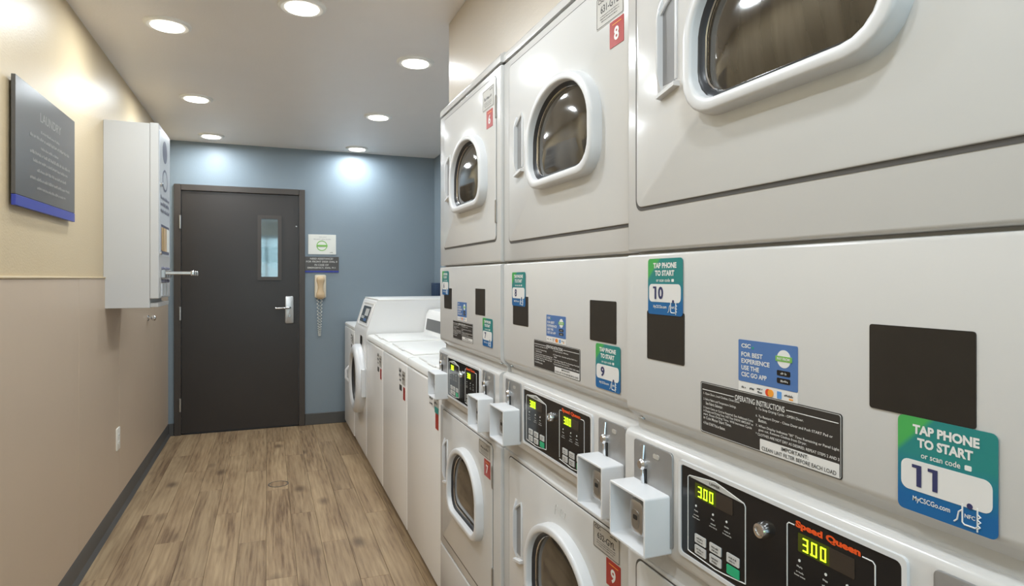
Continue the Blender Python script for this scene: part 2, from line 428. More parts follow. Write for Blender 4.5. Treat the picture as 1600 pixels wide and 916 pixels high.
# wainscot sheets on the left wall, each its own sheet, with a cap moulding
seams = [YF, -0.4, 0.81, 2.02, 3.224, 4.023, 5.16, YB]
for y0, y1 in zip(seams, seams[1:]):
    box('panel', XL, XL + 0.008, y0 + 0.001, y1 - 0.001, 0.0, 1.298, 'wainscot', wl, 0.001, 1)
struct(profile('trim_1', [(XL, 1.2985), (XL + 0.011, 1.2985), (XL + 0.0125, 1.3025), (XL + 0.011, 1.3065), (XL, 1.308)], YF, YB, 'wall_cream'))
struct(profile('baseboard_left', [(XL, 0.0), (XL + 0.026, 0.0), (XL + 0.020, 0.012), (XL + 0.012, 0.022), (XL + 0.012, 0.096), (XL + 0.009, 0.102), (XL, 0.102)], YF, YB, 'baseboard'))
bb = struct(box('baseboard_back', DX1 + 0.05, XR, YB - 0.012, YB, 0, 0.102, 'baseboard', None, 0.003, 1))
struct(box('baseboard_corner', XL + 0.012, DX0 - 0.052, YB - 0.012, YB, 0, 0.102, 'baseboard', None, 0.003, 1))

# ------------------------------------------------------------------ door in the back wall
d = thing('door_1', 'dark brown steel door with narrow window in blue back wall', 'door', (0, 0, 0), None, 'structure')
bm = bmesh.new()
add_box(bm, DX0 - 0.05, DX0, YB - 0.02, YB + 0.12, 0, DZ + 0.05, 0.003, 1)
add_box(bm, DX1, DX1 + 0.05, YB - 0.02, YB + 0.12, 0, DZ + 0.05, 0.003, 1)
add_box(bm, DX0, DX1, YB - 0.02, YB + 0.12, DZ, DZ + 0.05, 0.003, 1)
finish('door_frame', bm, 'frame_brown', d)
bm = bmesh.new()
VX0, VX1, VZ0, VZ1 = -0.058, 0.092, 1.305, 1.822
lx0, lx1, ly0, ly1, lz0, lz1 = DX0 + 0.004, DX1 - 0.004, YB + 0.0, YB + 0.045, 0.012, DZ - 0.004
add_box(bm, lx0, VX0, ly0, ly1, lz0, lz1); add_box(bm, VX1, lx1, ly0, ly1, lz0, lz1)
add_box(bm, VX0, VX1, ly0, ly1, lz0, VZ0); add_box(bm, VX0, VX1, ly0, ly1, VZ1, lz1)
leaf = finish('door_leaf', bm, 'door_brown', d, smooth=False)
border(FN, rrect(VX0 - 0.022, VX1 + 0.022, VZ0 - 0.022, VZ1 + 0.022, 0.004, 2), 0.030, -ly0 - 0.0, -ly0 + 0.014, 'frame_brown', d, 'vision_frame')
box('pane', VX0, VX1, ly0 + 0.018, ly0 + 0.024, VZ0, VZ1, 'pane', d)
for z in (1.766, 1.009, 0.252):
    tube('hinge', [(DX0 - 0.004, YB - 0.024, z - 0.055), (DX0 - 0.004, YB - 0.024, z + 0.055)], 0.009, 'brushed', d, 10)
lp = plate('lock_plate', FN, rrect(0.143, 0.213, 0.905, 1.143, 0.01, 4), -ly0, -ly0 + 0.012, 'brushed', d, 0.004)
bm = bmesh.new(); add_tube(bm, [(0.182, YB - 0.01, 1.044), (0.182, YB - 0.055, 1.044), (0.172, YB - 0.064, 1.044), (0.10, YB - 0.064, 1.042), (0.066, YB - 0.060, 1.041)], 0.0095, 10)
finish('lever', bm, 'chrome', lp, angle=60)
loft('keyhole', FN, [(circle(0.180, 0.972, 0.013, 16), -ly0 + 0.011), (circle(0.180, 0.972, 0.011, 16), -ly0 + 0.016)], 'mech', lp)
loft('door_viewer', FN, [(circle(0.236, 1.756, 0.007, 12), -ly0), (circle(0.236, 1.756, 0.005, 12), -ly0 + 0.006)], 'brushed', d)
# the hall seen through the door's window
hb = bmesh.new()
HX0, HX1, HZ0, HZ1 = -0.12, 0.22, 1.50, 1.70
add_box(hb, -2.2, 2.3, 8.6, 8.7, 0, HZ0); add_box(hb, -2.2, 2.3, 8.6, 8.7, HZ1, 2.6)
add_box(hb, -2.2, HX0, 8.6, 8.7, HZ0, HZ1); add_box(hb, HX1, 2.3, 8.6, 8.7, HZ0, HZ1)
add_box(hb, -2.3, -2.2, YB + 0.12, 8.7, 0, 2.6)
add_box(hb, 2.2, 2.3, YB + 0.12, 7.4, 0, 2.6); add_box(hb, 2.2, 2.3, 7.4, 8.6, 0, 2.05)  # unseen high opening left in this side to let daylight into the hall
struct(finish('wall_hall', hb, 'hall', smooth=False))
struct(box('window_2', HX0, HX1, 8.64, 8.65, HZ0, HZ1, 'pane_green'))
struct(box('ceiling_hall', -2.3, 2.3, YB + 0.12, 8.7, 2.6, 2.7, 'hall')); struct(box('floor_hall', -2.3, 2.3, YB + 0.12, 8.7, -0.1, 0.0, 'stair'))
struct(profile('trim_2', [(-0.25, 1.60), (0.9, 0.95), (0.9, 0.0), (-0.25, 0.0)], 8.0, 8.05, 'stair'))

# ------------------------------------------------------------------ ceiling downlights
def downlight(x, y, label):
    t = thing('ceiling_downlight', label, 'downlight', (x, y, ZC), 'recessed ceiling downlights')
    loft('trim_ring', lambda a, b, c: (a, b, -c), [(circle(0, 0, 0.098, 40), 0.0), (circle(0, 0, 0.096, 40), 0.006), (circle(0, 0, 0.085, 40), 0.012), (circle(0, 0, 0.070, 40), 0.010)], 'lamp_trim', t, True, True)
    loft('lens', lambda a, b, c: (a, b, -c), [(circle(0, 0, 0.070, 40), 0.008), (circle(0, 0, 0.066, 40), 0.014), (circle(0, 0, 0.040, 40), 0.017)], 'lamp_lens', t, False, True)
    ld = bpy.data.lights.new('lamp_light', 'AREA'); ld.shape = 'DISK'; ld.size = 0.13; ld.energy = LAMP_W; ld.color = (0.86, 0.94, 1.0)
    lo = bpy.data.objects.new('lamp_light', ld); COL.objects.link(lo); lo.parent = t; lo.location = (0, 0, -0.022)
downlight(-0.418, 5.563, 'round recessed ceiling light closest to the door end, above the dark door')
downlight(-0.42, 4.436, 'round recessed ceiling light above the white wall dispenser')
downlight(-0.418, 3.196, 'round recessed ceiling light nearest the left wall at the top left')
downlight(0.135, 2.781, 'round recessed ceiling light cut by the top edge, middle of the ceiling')
downlight(0.727, 3.282, 'round recessed ceiling light nearest the soffit over the dryers')
downlight(0.727, 4.479, 'middle round recessed ceiling light of the row over the washers')
downlight(0.733, 5.649, 'round recessed ceiling light by the blue wall over the farthest washer')
for p, q in (((-0.418, 1.95), 'over the grey laundry sign side'), ((0.135, 1.50), 'over the middle stacked dryer'), ((-0.418, 0.70), 'near the left wall beside the viewer'), ((0.135, 0.15), 'directly above the viewer'), ((-0.2, -0.9), 'by the window behind the viewer')):
    downlight(p[0], p[1], 'round recessed ceiling light above the frame, ' + q)

# ------------------------------------------------------------------ stacked dryers
W = 0.70
def big_number(parent, num, a0, a1, b0, b1, c):
    n = len(num); w = (a1 - a0) / n
    for i, ch in enumerate(num):
        x0 = a0 + i * w + w * .06; x1 = x0 + w * .88
        if ch == '1':
            m = x0 + (x1 - x0) * .78; t = (x1 - x0) * .36; H = b1 - b0
            pts = [(m - t, b0), (m, b0), (m, b1), (m - t * 1.9, b1), (m - t * 1.9, b1 - H * .15), (m - t, b1 - H * .15)]
            bm = bmesh.new(); bm.faces.new([bm.verts.new(FE(a, b, c)) for a, b in pts])
            finish('numeral', bm, 'print_navy', parent, smooth=False)
        else:
            lettering(FE, [(ch, x0, x1, b0, b1, .035)], c, 'print_navy', parent, 'numeral')
def tap_sticker(root, s0, s1, z0, z1, num, c):
    w, h = s1 - s0, z1 - z0
    o = plate('tap_sticker', FE, rrect(s0, s1, z0, z1, 0.006, 4), c, c + 0.0008, 'sticker_print', root)
    o['label'] = 'green and blue tap phone to start sticker numbered ' + num
    c1 = c + 0.0012
    X = lambda f: s0 + f * w
    Z = lambda f: z0 + f * h
    lettering(FE, [('TAP PHONE', X(.17), X(.84), Z(.825), Z(.925), .045), ('TO START', X(.22), X(.78), Z(.69), Z(.79), .045), ('or scan code', X(.26), X(.66), Z(.585), Z(.645), .012),
                   ('MyCSCGo.com', X(.17), X(.56), Z(.10), Z(.17), .015)], c1, 'print_white', o)
    plate('camera_mark', FE, rrect(X(.70), X(.765), Z(.585), Z(.635), 0.001, 2), c + 0.0008, c1, 'print_white', o)
    plate('number_field', FE, rrect(X(.04), X(.955), Z(.225), Z(.545), 0.008, 5), c + 0.0008, c1, 'sticker_white', o)
    nw = .34 if len(num) == 2 else .18
    big_number(o, num, X(.31 - nw / 2), X(.31 + nw / 2), Z(.275), Z(.50), c1 + 0.0004)
    # phone outline and hand mark at the foot
    bm = bmesh.new(); r = w * 0.008
    def ln(pts): add_tube(bm, [FE(X(a), Z(b), c1) for a, b in pts], r, 5)
    ln([(.68, .25), (.68, .07), (.70, .05), (.80, .05), (.82, .07), (.82, .25)])
    ln([(.60, .05), (.63, .08), (.645, .16), (.68, .19)])
    ln([(.82, .19), (.85, .17), (.82, .14), (.85, .12), (.82, .09), (.845, .07), (.82, .05), (.82, .02)])
    finish('phone_mark', bm, 'print_white', o)
    lettering(FE, [('NFC', X(.70), X(.80), Z(.12), Z(.16), .02)], c1, 'print_white', o, 'small_lettering')
    plate('signal_mark', FE, circle(X(.75), Z(.245), w * .028, 14), c1, c1 + 0.0004, 'print_navy', o)
def app_sticker(root, s0, s1, z0, z1, c):
    w, h = s1 - s0, z1 - z0
    o = plate('app_sticker', FE, rrect(s0, s1, z0, z1, 0.002, 3), c, c + 0.0008, 'sticker_blue', root)
    o['label'] = 'blue sticker about the payment app'
    c1 = c + 0.0012
    X = lambda f: s0 + f * w
    Z = lambda f: z0 + f * h
    lettering(FE, [('CSC', X(.06), X(.23), Z(.81), Z(.91), .03), ('FOR BEST', X(.06), X(.44), Z(.60), Z(.71), .025), ('EXPERIENCE', X(.06), X(.56), Z(.44), Z(.55), .025),
                   ('USE THE', X(.06), X(.38), Z(.28), Z(.39), .025), ('CSC GO APP', X(.06), X(.51), Z(.12), Z(.23), .025)], c1, 'print_white', o)
    plate('logo_mark', FE, rrect(X(.25), X(.285), Z(.80), Z(.86), .0005, 1), c, c1, 'teal', o)
    plate('badge', FE, circle(X(.79), Z(.68), h * .20, 24), c, c1, 'print_white', o)
    plate('badge_band', FE, rrect(X(.66), X(.92), Z(.62), Z(.74), .001, 2), c, c1 + 0.0004, 'badge_green', o)
    lettering(FE, [('PAY FROM', X(.69), X(.89), Z(.65), Z(.71), .03)], c1 + 0.0007, 'print_white', o, 'small_lettering')
    for zz in (.30, .13):
        p = plate('store_button', FE, rrect(X(.68), X(.89), Z(zz), Z(zz + .12), .0015, 3), c, c1, 'panel_black', o)
    smallprint(FE, [(X(.745), X(.86), Z(.335), h * .05), (X(.745), X(.86), Z(.165), h * .05)], c1 + 0.0005, 'print_grey', o, 3)
    # strip of card marks under the blue field
    k = plate('card_strip', FE, rrect(s0, s1, z0 - h * .26, z0 - 0.0003, 0.001, 2), c, c + 0.0005, 'sticker_white', o)
    c2 = c + 0.001
    smallprint(FE, [(X(.06), X(.15), Z(-.16), h * .05), (X(.21), X(.29), Z(-.16), h * .06), (X(.34), X(.44), Z(-.12), h * .05), (X(.35), X(.43), Z(-.20), h * .05), (X(.80), X(.93), Z(-.14), h * .05)], c2, 'print_dark', o, 4)
    plate('card_disc', FE, circle(X(.53), Z(-.14), h * .085, 16), c, c2, 'badge_red', o)
    plate('card_disc', FE, circle(X(.575), Z(-.14), h * .085, 16), c, c2 + 0.0003, 'badge_amber', o)
    plate('card_square', FE, rrect(X(.68), X(.75), Z(-.22), Z(-.06), .0005, 1), c, c2, 'badge_sky', o)
    plate('card_dash', FE, rrect(X(.87), X(.93), Z(-.20), Z(-.17), .0005, 1), c, c2, 'badge_amber', o)
def instructions(root, s0, s1, z0, z1, c):
    w, h = s1 - s0, z1 - z0
    o = plate('instruction_label', FE, rrect(s0, s1, z0, z1, 0.004, 4), c, c + 0.0006, 'instruction', root)
    o['label'] = 'black operating instruction label with white print'
    c1 = c + 0.001
    X = lambda f: s0 + f * w
    Z = lambda f: z0 + f * h
    border(FE, rrect(X(.006), X(.994), Z(.015), Z(.985), 0.003, 3), 0.0007, c, c1, 'print_grey', o)
    L = [('OPERATING INSTRUCTIONS', X(.30), X(.66), Z(.80), Z(.90), .01)]
    rows = [('1. Open Door, Load Clothes, Close Door.', .03, .34, .745), ('2. Select Fabric and Temperature Settings.', .03, .31, .635), ('See Fabric Selector.', .05, .20, .565),
            ('3. Insert Coins or Card as Required. See Additional Coins', .03, .44, .47), ('in Display and Drying Time. Will Then SHOW AMOUNT to', .03, .44, .405), ('start. Reset Drying Time. Will Increase Cycle', .03, .43, .34), ('in Coin Meter Start Time.', .03, .27, .275),
            ('4. Push START Pad or Button.', .03, .22, .17),
            ('5. To Stop Drying Cycle - OPEN Door.', .46, .78, .72), ('6. To Restart Dryer - Close Door and Push START Pad or', .46, .95, .59), ('Button.', .48, .54, .525),
            ('7. When Display Indicates "00" Time Remaining or Panel Light', .46, .985, .42), ('goes out, Remove Clothes from Dryer.', .48, .80, .355), ('* CLOTHES ARE NOT DRY AS DESIRED, REPEAT STEPS 2 AND 3', .46, .985, .275)]
    for t, a, b, z in rows: L.append((t, X(a), X(b), Z(z), Z(z + .055), .006))
    lettering(FE, L, c1, 'print_white', o)
    for a, b in ((.02, .29), (.67, .98)):
        plate('rule_line', FE, rrect(X(a), X(b), Z(.845), Z(.857), .0002, 1), c, c1, 'print_white', o)
    plate('notice_field', FE, rrect(X(.49), X(.985), Z(.025), Z(.235), 0.001, 2), c, c1, 'sticker_white', o)
    lettering(FE, [('IMPORTANT:', X(.64), X(.81), Z(.15), Z(.215), .012), ('CLEAN LINT FILTER BEFORE EACH LOAD', X(.505), X(.97), Z(.05), Z(.115), .008)], c1 + 0.0004, 'print_dark', o, 'notice_lettering')
def number_tags(root, s_tag, s_red, z_tag, z_red, code, num, c):
    o = plate('serial_tag', FE, rrect(s_tag[0], s_tag[1], z_tag[0], z_tag[1], 0.002, 2), c, c + 0.0008, 'tag_silver', root)
    w, h = s_tag[1] - s_tag[0], z_tag[1] - z_tag[0]
    X = lambda f: s_tag[0] + f * w
    Z = lambda f: z_tag[0] + f * h
    border(FE, rrect(X(.02), X(.98), Z(.03), Z(.97), 0.002, 2), 0.0012, c, c + 0.0011, 'print_dark', o)
    if code: lettering(FE, [('CSC', X(.07), X(.3), Z(.78), Z(.92), .02), (code, X(.17), X(.83), Z(.44), Z(.68), .015)], c + 0.0011, 'print_dark', o)
    smallprint(FE, [(X(.65), X(.9), Z(.82), h * .07), (X(.15), X(.85), Z(.33), h * .04), (X(.15), X(.85), Z(.25), h * .04), (X(.2), X(.8), Z(.16), h * .04)] + ([] if code else [(X(.17), X(.83), Z(.48), h * .16)]), c + 0.0011, 'print_dark', o, 9)
    r = plate('number_tag', FE, rrect(s_red[0], s_red[1], z_red[0], z_red[1], 0.001, 2), c, c + 0.001, 'tag_red', root)
    r['label'] = 'small red tag with number ' + num
    w, h = s_red[1] - s_red[0], z_red[1] - z_red[0]
    lettering(FE, [(num, s_red[0] + .33 * w, s_red[0] + .68 * w, z_red[0] + .2 * h, z_red[0] + .72 * h, .03)], c + 0.0014, 'print_white', r)
    plate('tag_line', FE, rrect(s_red[0] + .2 * w, s_red[0] + .85 * w, z_red[0] + .83 * h, z_red[0] + .86 * h, .0003, 1), c, c + 0.0014, 'badge_amber', r)
def dryer_door(root, s0, s1, z0, z1, ca, wb, wt, hs):
    """door with its window ring, glass, grip and hinges; ca window centre, wb/wt ring foot and top, hs grip start"""
    FD = lambda a, b, c: FE(a, b, c - .010)      # door face lies at c = .013
    plate('door_gap_shade', FE, rrect(s0 - .0055, s1 + .003, z0 - .0065, z1 + .003, 0.019, 5), 0.0, 0.0006, 'gap_dark', root)  # dark sheet painting the shadow line round the door, wider below
    dr = plate('door', FE, rrect(s0, s1, z0, z1, 0.016, 6), 0.0, 0.0032, 'enamel_door', root, 0.002)
    half = 0.179
    def O(g):        # outline grown inward by g from the ring's rim
        return arch(ca, wb + g, wt - g, half - g, max(0.062 - g * .55, .02), wb + (wt - wb) * .44)
    ring = loft('window_ring', FD, [(O(-.004), .012), (O(-.0025), .033), (O(-.001), .0375), (O(.002), .0395), (O(.0135), .0395), (O(.0165), .038), (O(.0178), .034), (O(.020), .0135)], 'plastic_white', dr, True, False, 50)
    loft('window_seal', FD, [(O(.0188), .024), (O(.022), .0225), (O(.026), .0165), (O(.0275), .0138)], 'gasket', dr, False, False, 60)
    loft('chrome_bead', FD, [(O(.0265), .0150), (O(.028), .0172), (O(.0295), .0155)], 'chrome', dr, False, False, 60)
    loft('window_glass', FD, [(O(.029), .0145), (O(.042), .0180), (O(.062), .0212), (O(.09), .0235)], 'dryer_glass', dr, False, True, 60)
    # grip: shell swelling from the door its hollow's shade painted as a flat grey plate, lip at the foot
    h0, h1 = (z0 + .188, z0 + .345) if z0 > 1 else (wb + .075, wb + .235)
    a = hs
    prof = [(0, 0), (.005, .002), (.010, .006), (.014, .011), (.0175, .013), (.0195, .012), (.020, .003), (.020, 0)]
    bm = bmesh.new(); rows = []
    n = 10
    for k in range(n + 1):
        t = k / n; zz = h0 + (h1 - h0) * t
        sc = min(1.0, 0.25 + 5 * t) * min(1.0, 0.25 + 5 * (1 - t))
        rows.append([bm.verts.new(FD(a + p, zz, .0125 + q * sc)) for p, q in prof])
    for r0, r1 in zip(rows, rows[1:]):
        for i in range(len(prof) - 1): bm.faces.new((r0[i], r0[i + 1], r1[i + 1], r1[i]))
    bm.faces.new(rows[0]); bm.faces.new(rows[-1])
    g = finish('grip', bm, 'plastic_white', dr, angle=50)
    loft('grip_shade', FD, [([(a + .0195, h0 + .010), (a + .055, h0 + .010), (a + .055, h1 - .002), (a + .0195, h1 - .024)], .0125), ([(a + .020, h0 + .011), (a + .0545, h0 + .011), (a + .0545, h1 - .003), (a + .020, h1 - .025)], .0138)], 'recess_shade', dr)
    tube('grip_edge', [FD(a + .018, h1 - .026, .018), FD(a + .030, h1 - .014, .016), FD(a + .055, h1 + .001, .0145), FD(a + .058, h1 - .010, .0145), FD(a + .058, h0 + .012, .0145)], .003, 'plastic_white', dr, 6)
    bm = bmesh.new()
    add_loft(bm, FD, [([(a + .012, h0 - .012), (a + .066, h0 - .002), (a + .066, h0 + .008), (a + .012, h0 - .004)], .0125), ([(a + .014, h0 - .011), (a + .064, h0 - .001), (a + .064, h0 + .006), (a + .014, h0 - .005)], .024)])
    finish('grip_lip', bm, 'plastic_white', dr)
    for zz in ((z0 + .05, z0 + .12), (z1 - .13, z1 - .06)):
        fbox('hinge', FD, s1 - .002, s1 + .005, zz[0], zz[1], .0085, .0155, 'mech', dr, .002, 1)
    return dr
def coin_slot(root, s0, s1, z_pl, z0, z1, lock=True):
    """metal key plate with lock, and the white box below with its coin drop"""
    p = plate('coin_plate', FE, rrect(s0 + .004, s1 + .006, .85, z_pl, .006, 4), .004, .0075, 'plate_grey', root, .001)
    sc = s0 + (s1 - s0) * .34
    loft('key_lock', FE, [(circle(sc, z_pl - .038, .010, 18), .0075), (circle(sc, z_pl - .038, .010, 18), .014), (circle(sc, z_pl - .038, .007, 18), .018), (circle(sc, z_pl - .038, .003, 18), .018)], 'chrome', p)
    bm = bmesh.new(); add_tube(bm, [FE(sc, z_pl - .004, .009), FE(sc, z_pl - .03, .011)], .0028, 8); add_tube(bm, [FE(sc, z_pl - .045, .012), FE(sc + .001, z_pl - .072, .011)], .0035, 8)
    finish('latch_bar', bm, 'chrome', p)
    fbox('latch_slot', FE, sc + .004, sc + .0075, z_pl - .075, z_pl - .036, .007, .0085, 'dark_slot', p)
    plate('plate_badge', FE, rrect(s0 + .58 * (s1 - s0), s0 + .74 * (s1 - s0), z_pl - .020, z_pl - .012, .0035, 4), .0074, .0085, 'tag_silver', p)
    # open box
    out = .056; t = .004
    bm = bmesh.new()
    o = rrect(s0, s1, z0, z1, .004, 3); i = rrect(s0 + t, s1 - t, z0 + t, z1 - t, .002, 3)
    O0 = [bm.verts.new(FE(a, b, .004)) for a, b in o]; O1 = [bm.verts.new(FE(a, b, out - .001)) for a, b in o]; O2 = [bm.verts.new(FE(a, b, out)) for a, b in shrink(o, .001)]
    I1 = [bm.verts.new(FE(a, b, out)) for a, b in i]; I0 = [bm.verts.new(FE(a, b, .009)) for a, b in i]
    n = len(o)
    for r0, r1 in ((O0, O1), (O1, O2), (O2, I1), (I1, I0)):
        for k in range(n): bm.faces.new((r0[k], r0[(k + 1) % n], r1[(k + 1) % n], r1[k]))
    bm.faces.new(I0)
    cb = finish('coin_box', bm, 'box_white', root)
    cb['label'] = 'white box around the coin drop'
    m0 = s0 + .56 * (s1 - s0); mz = (z0 + z1) / 2 + .002
    plate('drop_back', FE, rrect(s0 + .20 * (s1 - s0), s1 - t - .004, z0 + .014, z1 - .010, .006, 4), .008, .013, 'mech', cb, .002)
    plate('coin_drop', FE, rrect(m0 - .021, m0 + .021, mz - .031, mz + .029, .010, 5), .012, .042, 'brushed', cb, .006)
    plate('drop_cup', FE, rrect(m0 - .011, m0 + .011, mz - .020, mz + .012, .008, 5), .0415, .0430, 'mech', cb)
    plate('coin_slot', FE, rrect(m0 - .005, m0 + .007, mz - .004, mz + .004, .002, 3), .0425, .0437, 'dark_slot', cb)
def control_panel(root, ds):
    a0, a1, b0, b1 = .176 + ds, .556 + ds, .860, 1.001
    cp = plate('control_panel', FE, rrect(a0, a1, b0, b1, .004, 4), .004, .0065, 'panel_black', root)
    cp['label'] = 'black control panel with two lit green displays'
    border(FE, rrect(a0 - .006, a1 + .006, b0 - .006, b1 + .006, .007, 4), .006, .004, .0085, 'plastic_white', cp, 'panel_rim')
    c = .0071
    for k, (l, r) in enumerate(((.193, .322), (.398, .524))):
        l += ds; r += ds; bm = bmesh.new()
        m = (l + r) / 2
        if k == 0: pts = [(l, .869), (l, .985), (l + .004, .988), (m - .01, .9945), (m, .9955), (m + .012, .9935), (r - .003, .984), (r, .980), (r, .872), (m + .02, .8665), (m, .865), (l + .004, .868)]
        else: pts = [(l, .874), (l, .984), (l + .003, .987), (l + .012, .987)]
        for i in range(len(pts) - (1 if k else 0)):
            p, q = pts[i], pts[(i + 1) % len(pts)]; add_tube(bm, [FE(p[0], p[1], .0068), FE(q[0], q[1], .0068)], .0008, 5)
        if k:
            pts = [(r - .016, .987), (r - .003, .987), (r, .984), (r, .872), (m + .02, .8665), (m, .865), (l, .870)]
            for p, q in zip(pts, pts[1:]): add_tube(bm, [FE(p[0], p[1], .0068), FE(q[0], q[1], .0068)], .0008, 5)
        finish('outline', bm, 'print_white', cp)
        if k == 0:
            plate('crest', FE, [(l + .004, .9862), (r - .004, .983), (m + .012, .9935), (m, .9955), (m - .01, .9945)], .0064, c, 'print_grey', cp)
            lettering(FE, [('UPPER', m - .012, m + .012, .9875, .9915, .02)], c + .0004, 'print_dark', cp, 'small_lettering')
        else:
            lettering(FE, [('Speed Queen', l + .014, r - .018, .9835, .9945, .055)], c, 'print_orange', cp)
        d0, d1 = l + .018, r - .026
        ze = .9815 if k == 0 else .980
        dm = d0 + (d1 - d0) * .58
        plate('display', FE, rrect(d0, dm, ze - .0235, ze, .001, 2), .0064, c, 'display', cp)
        plate('display_blank', FE, rrect(dm, d1, ze - .0235, ze, .001, 2), .0064, c, 'display_dim', cp)
        digits(FE, '3.00', d0 + .008, ze - .0205, .0165, c + .0008, cp)
        # lamp marks with their captions
        rows = []
        for a, z in ((l + .012, .945), (l + .052, .945), (l + .082, .945)):
            plate('lamp_mark', FE, circle(a + .008, z, .0018, 10), .0064, c, 'print_white', cp)
            rows += [(a + .004, a + .013, z - .009, .003), (a + .003, a + .016, z - .0155, .0022), (a, a + .019, z - .020, .0022)]
        smallprint(FE, rows, c, 'print_grey', cp, 5)
        for i, a in enumerate((l + .018, l + .053, l + .091)):
            for j, z in enumerate((.8885, .8715)):
                bt = plate('button', FE, rrect(a, a + .026, z, z + .0135, .0015, 3), .0064, .0078, 'button_green' if (i == 2 and j == 1) else 'button_grey', cp)
                if not (i == 2 and j == 1): pass
        rr = []
        for i, a in enumerate((l + .018, l + .053, l + .091)):
            for j, z in enumerate((.8885, .8715)):
                if not (i == 2 and j == 1): rr += [(a + .005, a + .021, z + .0075, .0025), (a + .006, a + .020, z + .003, .0025)]
        smallprint(FE, rr, .0084, 'print_dark', cp, 6)
    kl = .358 + ds
    loft('key_switch', FE, [(circle(kl, .9615, .0115, 22), .0064), (circle(kl, .9615, .0115, 22), .011), (circle(kl, .9615, .0095, 22), .017), (circle(kl, .9615, .006, 22), .0175), (circle(kl, .9615, .0055, 22), .0155)], 'chrome', cp)
def stack(x, yl, label, P):
    R = thing('stacked_dryer', label, 'dryer', (x, yl, P.get('dz', 0)), 'stacked double dryers along the right side')
    D = .70; ds = P.get('ds', 0); W = P.get('w', .70)
    z0 = -P.get('dz', 0)
    cb = box('cabinet', .022, D, -W + .001, -.001, z0 + .0, 1.945, 'enamel', R, .004, 1)
    profile('top_cap', [(.0, 1.9435), (.0, 1.960), (.004, 1.969), (.012, 1.974), (D, 1.974), (D, 1.9435)], -W, 0, 'enamel', R)
    fbox('upper_front', FE, .0005, W - .0005, 1.3485, 1.9370, -.03, 0, 'enamel', R, .006, 3)
    box('top_seam_shade', .012, .03, -W + .003, -.003, 1.936, 1.945, 'gap_dark', R)  # dark strip painting the shade in the gap under the cap
    # sticker panel with its foot rolling inwards
    prof = [(.030, 1.3435), (.006, 1.3435), (.002, 1.342), (0, 1.338), (0, 1.064), (.001, 1.058), (.005, 1.053), (.026, 1.034), (.029, 1.028), (.030, 1.022)]
    profile('access_panel', prof, -W + .0005, -.0005, 'enamel', R, 40)
    for a in (.030, W - .03):
        n = Vector((-.67, 0, -.74))
        bm = bmesh.new(); p = Vector((.0155, -a, 1.0435)); add_tube(bm, [p - n * .002, p + n * .003], .005, 10); finish('panel_screw', bm, 'mech', R)
    # control housing, rolled top edge
    prof = [(.030, 1.0215), (.010, 1.0215), (.003, 1.019), (-.0015, 1.0145), (-.004, 1.008), (-.004, .838), (-.001, .831), (.006, .8285), (.030, .8285)]
    profile('control_housing', prof, -W + .0005, -.0005, 'enamel', R, 40)
    profile('ledge', [(.030, .828), (.012, .828), (.006, .800), (.006, .792), (.030, .792)], -W + .002, -.002, 'enamel', R)
    fbox('lower_front', FE, .0005, W - .0005, .250, .797, -.03, 0, 'enamel', R, .005, 3)
    fbox('toe_panel', FE, .0005, W - .0005, z0 + .02, .244, -.03, .0, 'enamel', R, .005, 3)
    # doors
    u = P['up']; l = P['low']
    dryer_door(R, u[0], u[1], u[2], u[3], u[4], u[5], u[6], u[7])
    ld = dryer_door(R, l[0], l[1], l[2], l[3], l[4], l[5], l[6], l[7])
    if P.get('mark'):        # pencilled scribble above the lower window
        bm = bmesh.new(); q = lambda a, b: FE(.395 + a, .742 + b, .0034)
        for st in ([(-.030, -.016), (-.026, .004), (-.020, .012), (-.014, .008)], [(-.032, -.002), (-.018, 0)], [(-.012, -.004), (-.004, -.004)], [(-.012, .002), (-.004, .002)], [(.002, -.010), (.006, .008), (.014, .006), (.010, -.002), (.018, -.010)], [(.022, .006), (.030, .006), (.024, -.010), (.034, -.010)]):
            add_tube(bm, [q(*p) for p in st], .0007, 5)
        o = finish('pencil_mark', bm, 'print_grey', ld); o['kind'] = 'stuff'
    control_panel(R, ds)
    coin_slot(R, .031 + ds * .3, .145 + ds * .3, 1.009, .840, .938)
    coin_slot(R, .585 + ds, .690 + ds, 1.009, .834, .936)
    for r in P['black']: plate('magnet_plate', FE, rrect(r[0], r[1], r[2], r[3], .003, 3), 0, .0010, 'magnet', R)
    instructions(R, *P['oper'], 0.0)
    app_sticker(R, *P['csc'], 0.0)
    for r in P['tap']: tap_sticker(R, r[0], r[1], r[2], r[3], r[4], .0011)
    for t in P['tags']: number_tags(R, *t, .0032)
    return R
stack(.630, 1.026, 'nearest stacked white double dryer, with stickers numbered 10 and 11', dict(
    up=(.036, .690, 1.428, 1.918, .386, 1.547, 1.793, .100), low=(.036, .690, .292, .789, .392, .445, .705, .108),
    black=[(.068, .175, 1.158, 1.243), (.512, .626, 1.1556, 1.249)], csc=(.301, .409, 1.154, 1.213), oper=(.216, .476, 1.062, 1.140),
    tap=[(.0725, .172, 1.2375, 1.334, '10'), (.547, .646, 1.057, 1.1556, '11')], tags=[]))
stack(.655, 1.757, 'middle stacked white double dryer, with red tags numbered 8 and 9', dict(w=.725, mark=True,
    up=(.050, .721, 1.406, 1.912, .414, 1.529, 1.775, .100), low=(.050, .721, .292, .785, .405, .445, .703, .095),
    black=[(.078, .19, 1.169, 1.25), (.539, .650, 1.1665, 1.253)], csc=(.309, .419, 1.156, 1.209), oper=(.229, .493, 1.068, 1.140),
    tap=[(.073, .172, 1.2224, 1.317, '8'), (.567, .667, 1.069, 1.1625, '9')],
    tags=[((.574, .684), (.630, .684), (1.823, 1.890), (1.767, 1.820), '631-GYL', '8'), ((.560, .670), (.616, .672), (.728, .782), (.672, .726), '632-GYL', '9')]))
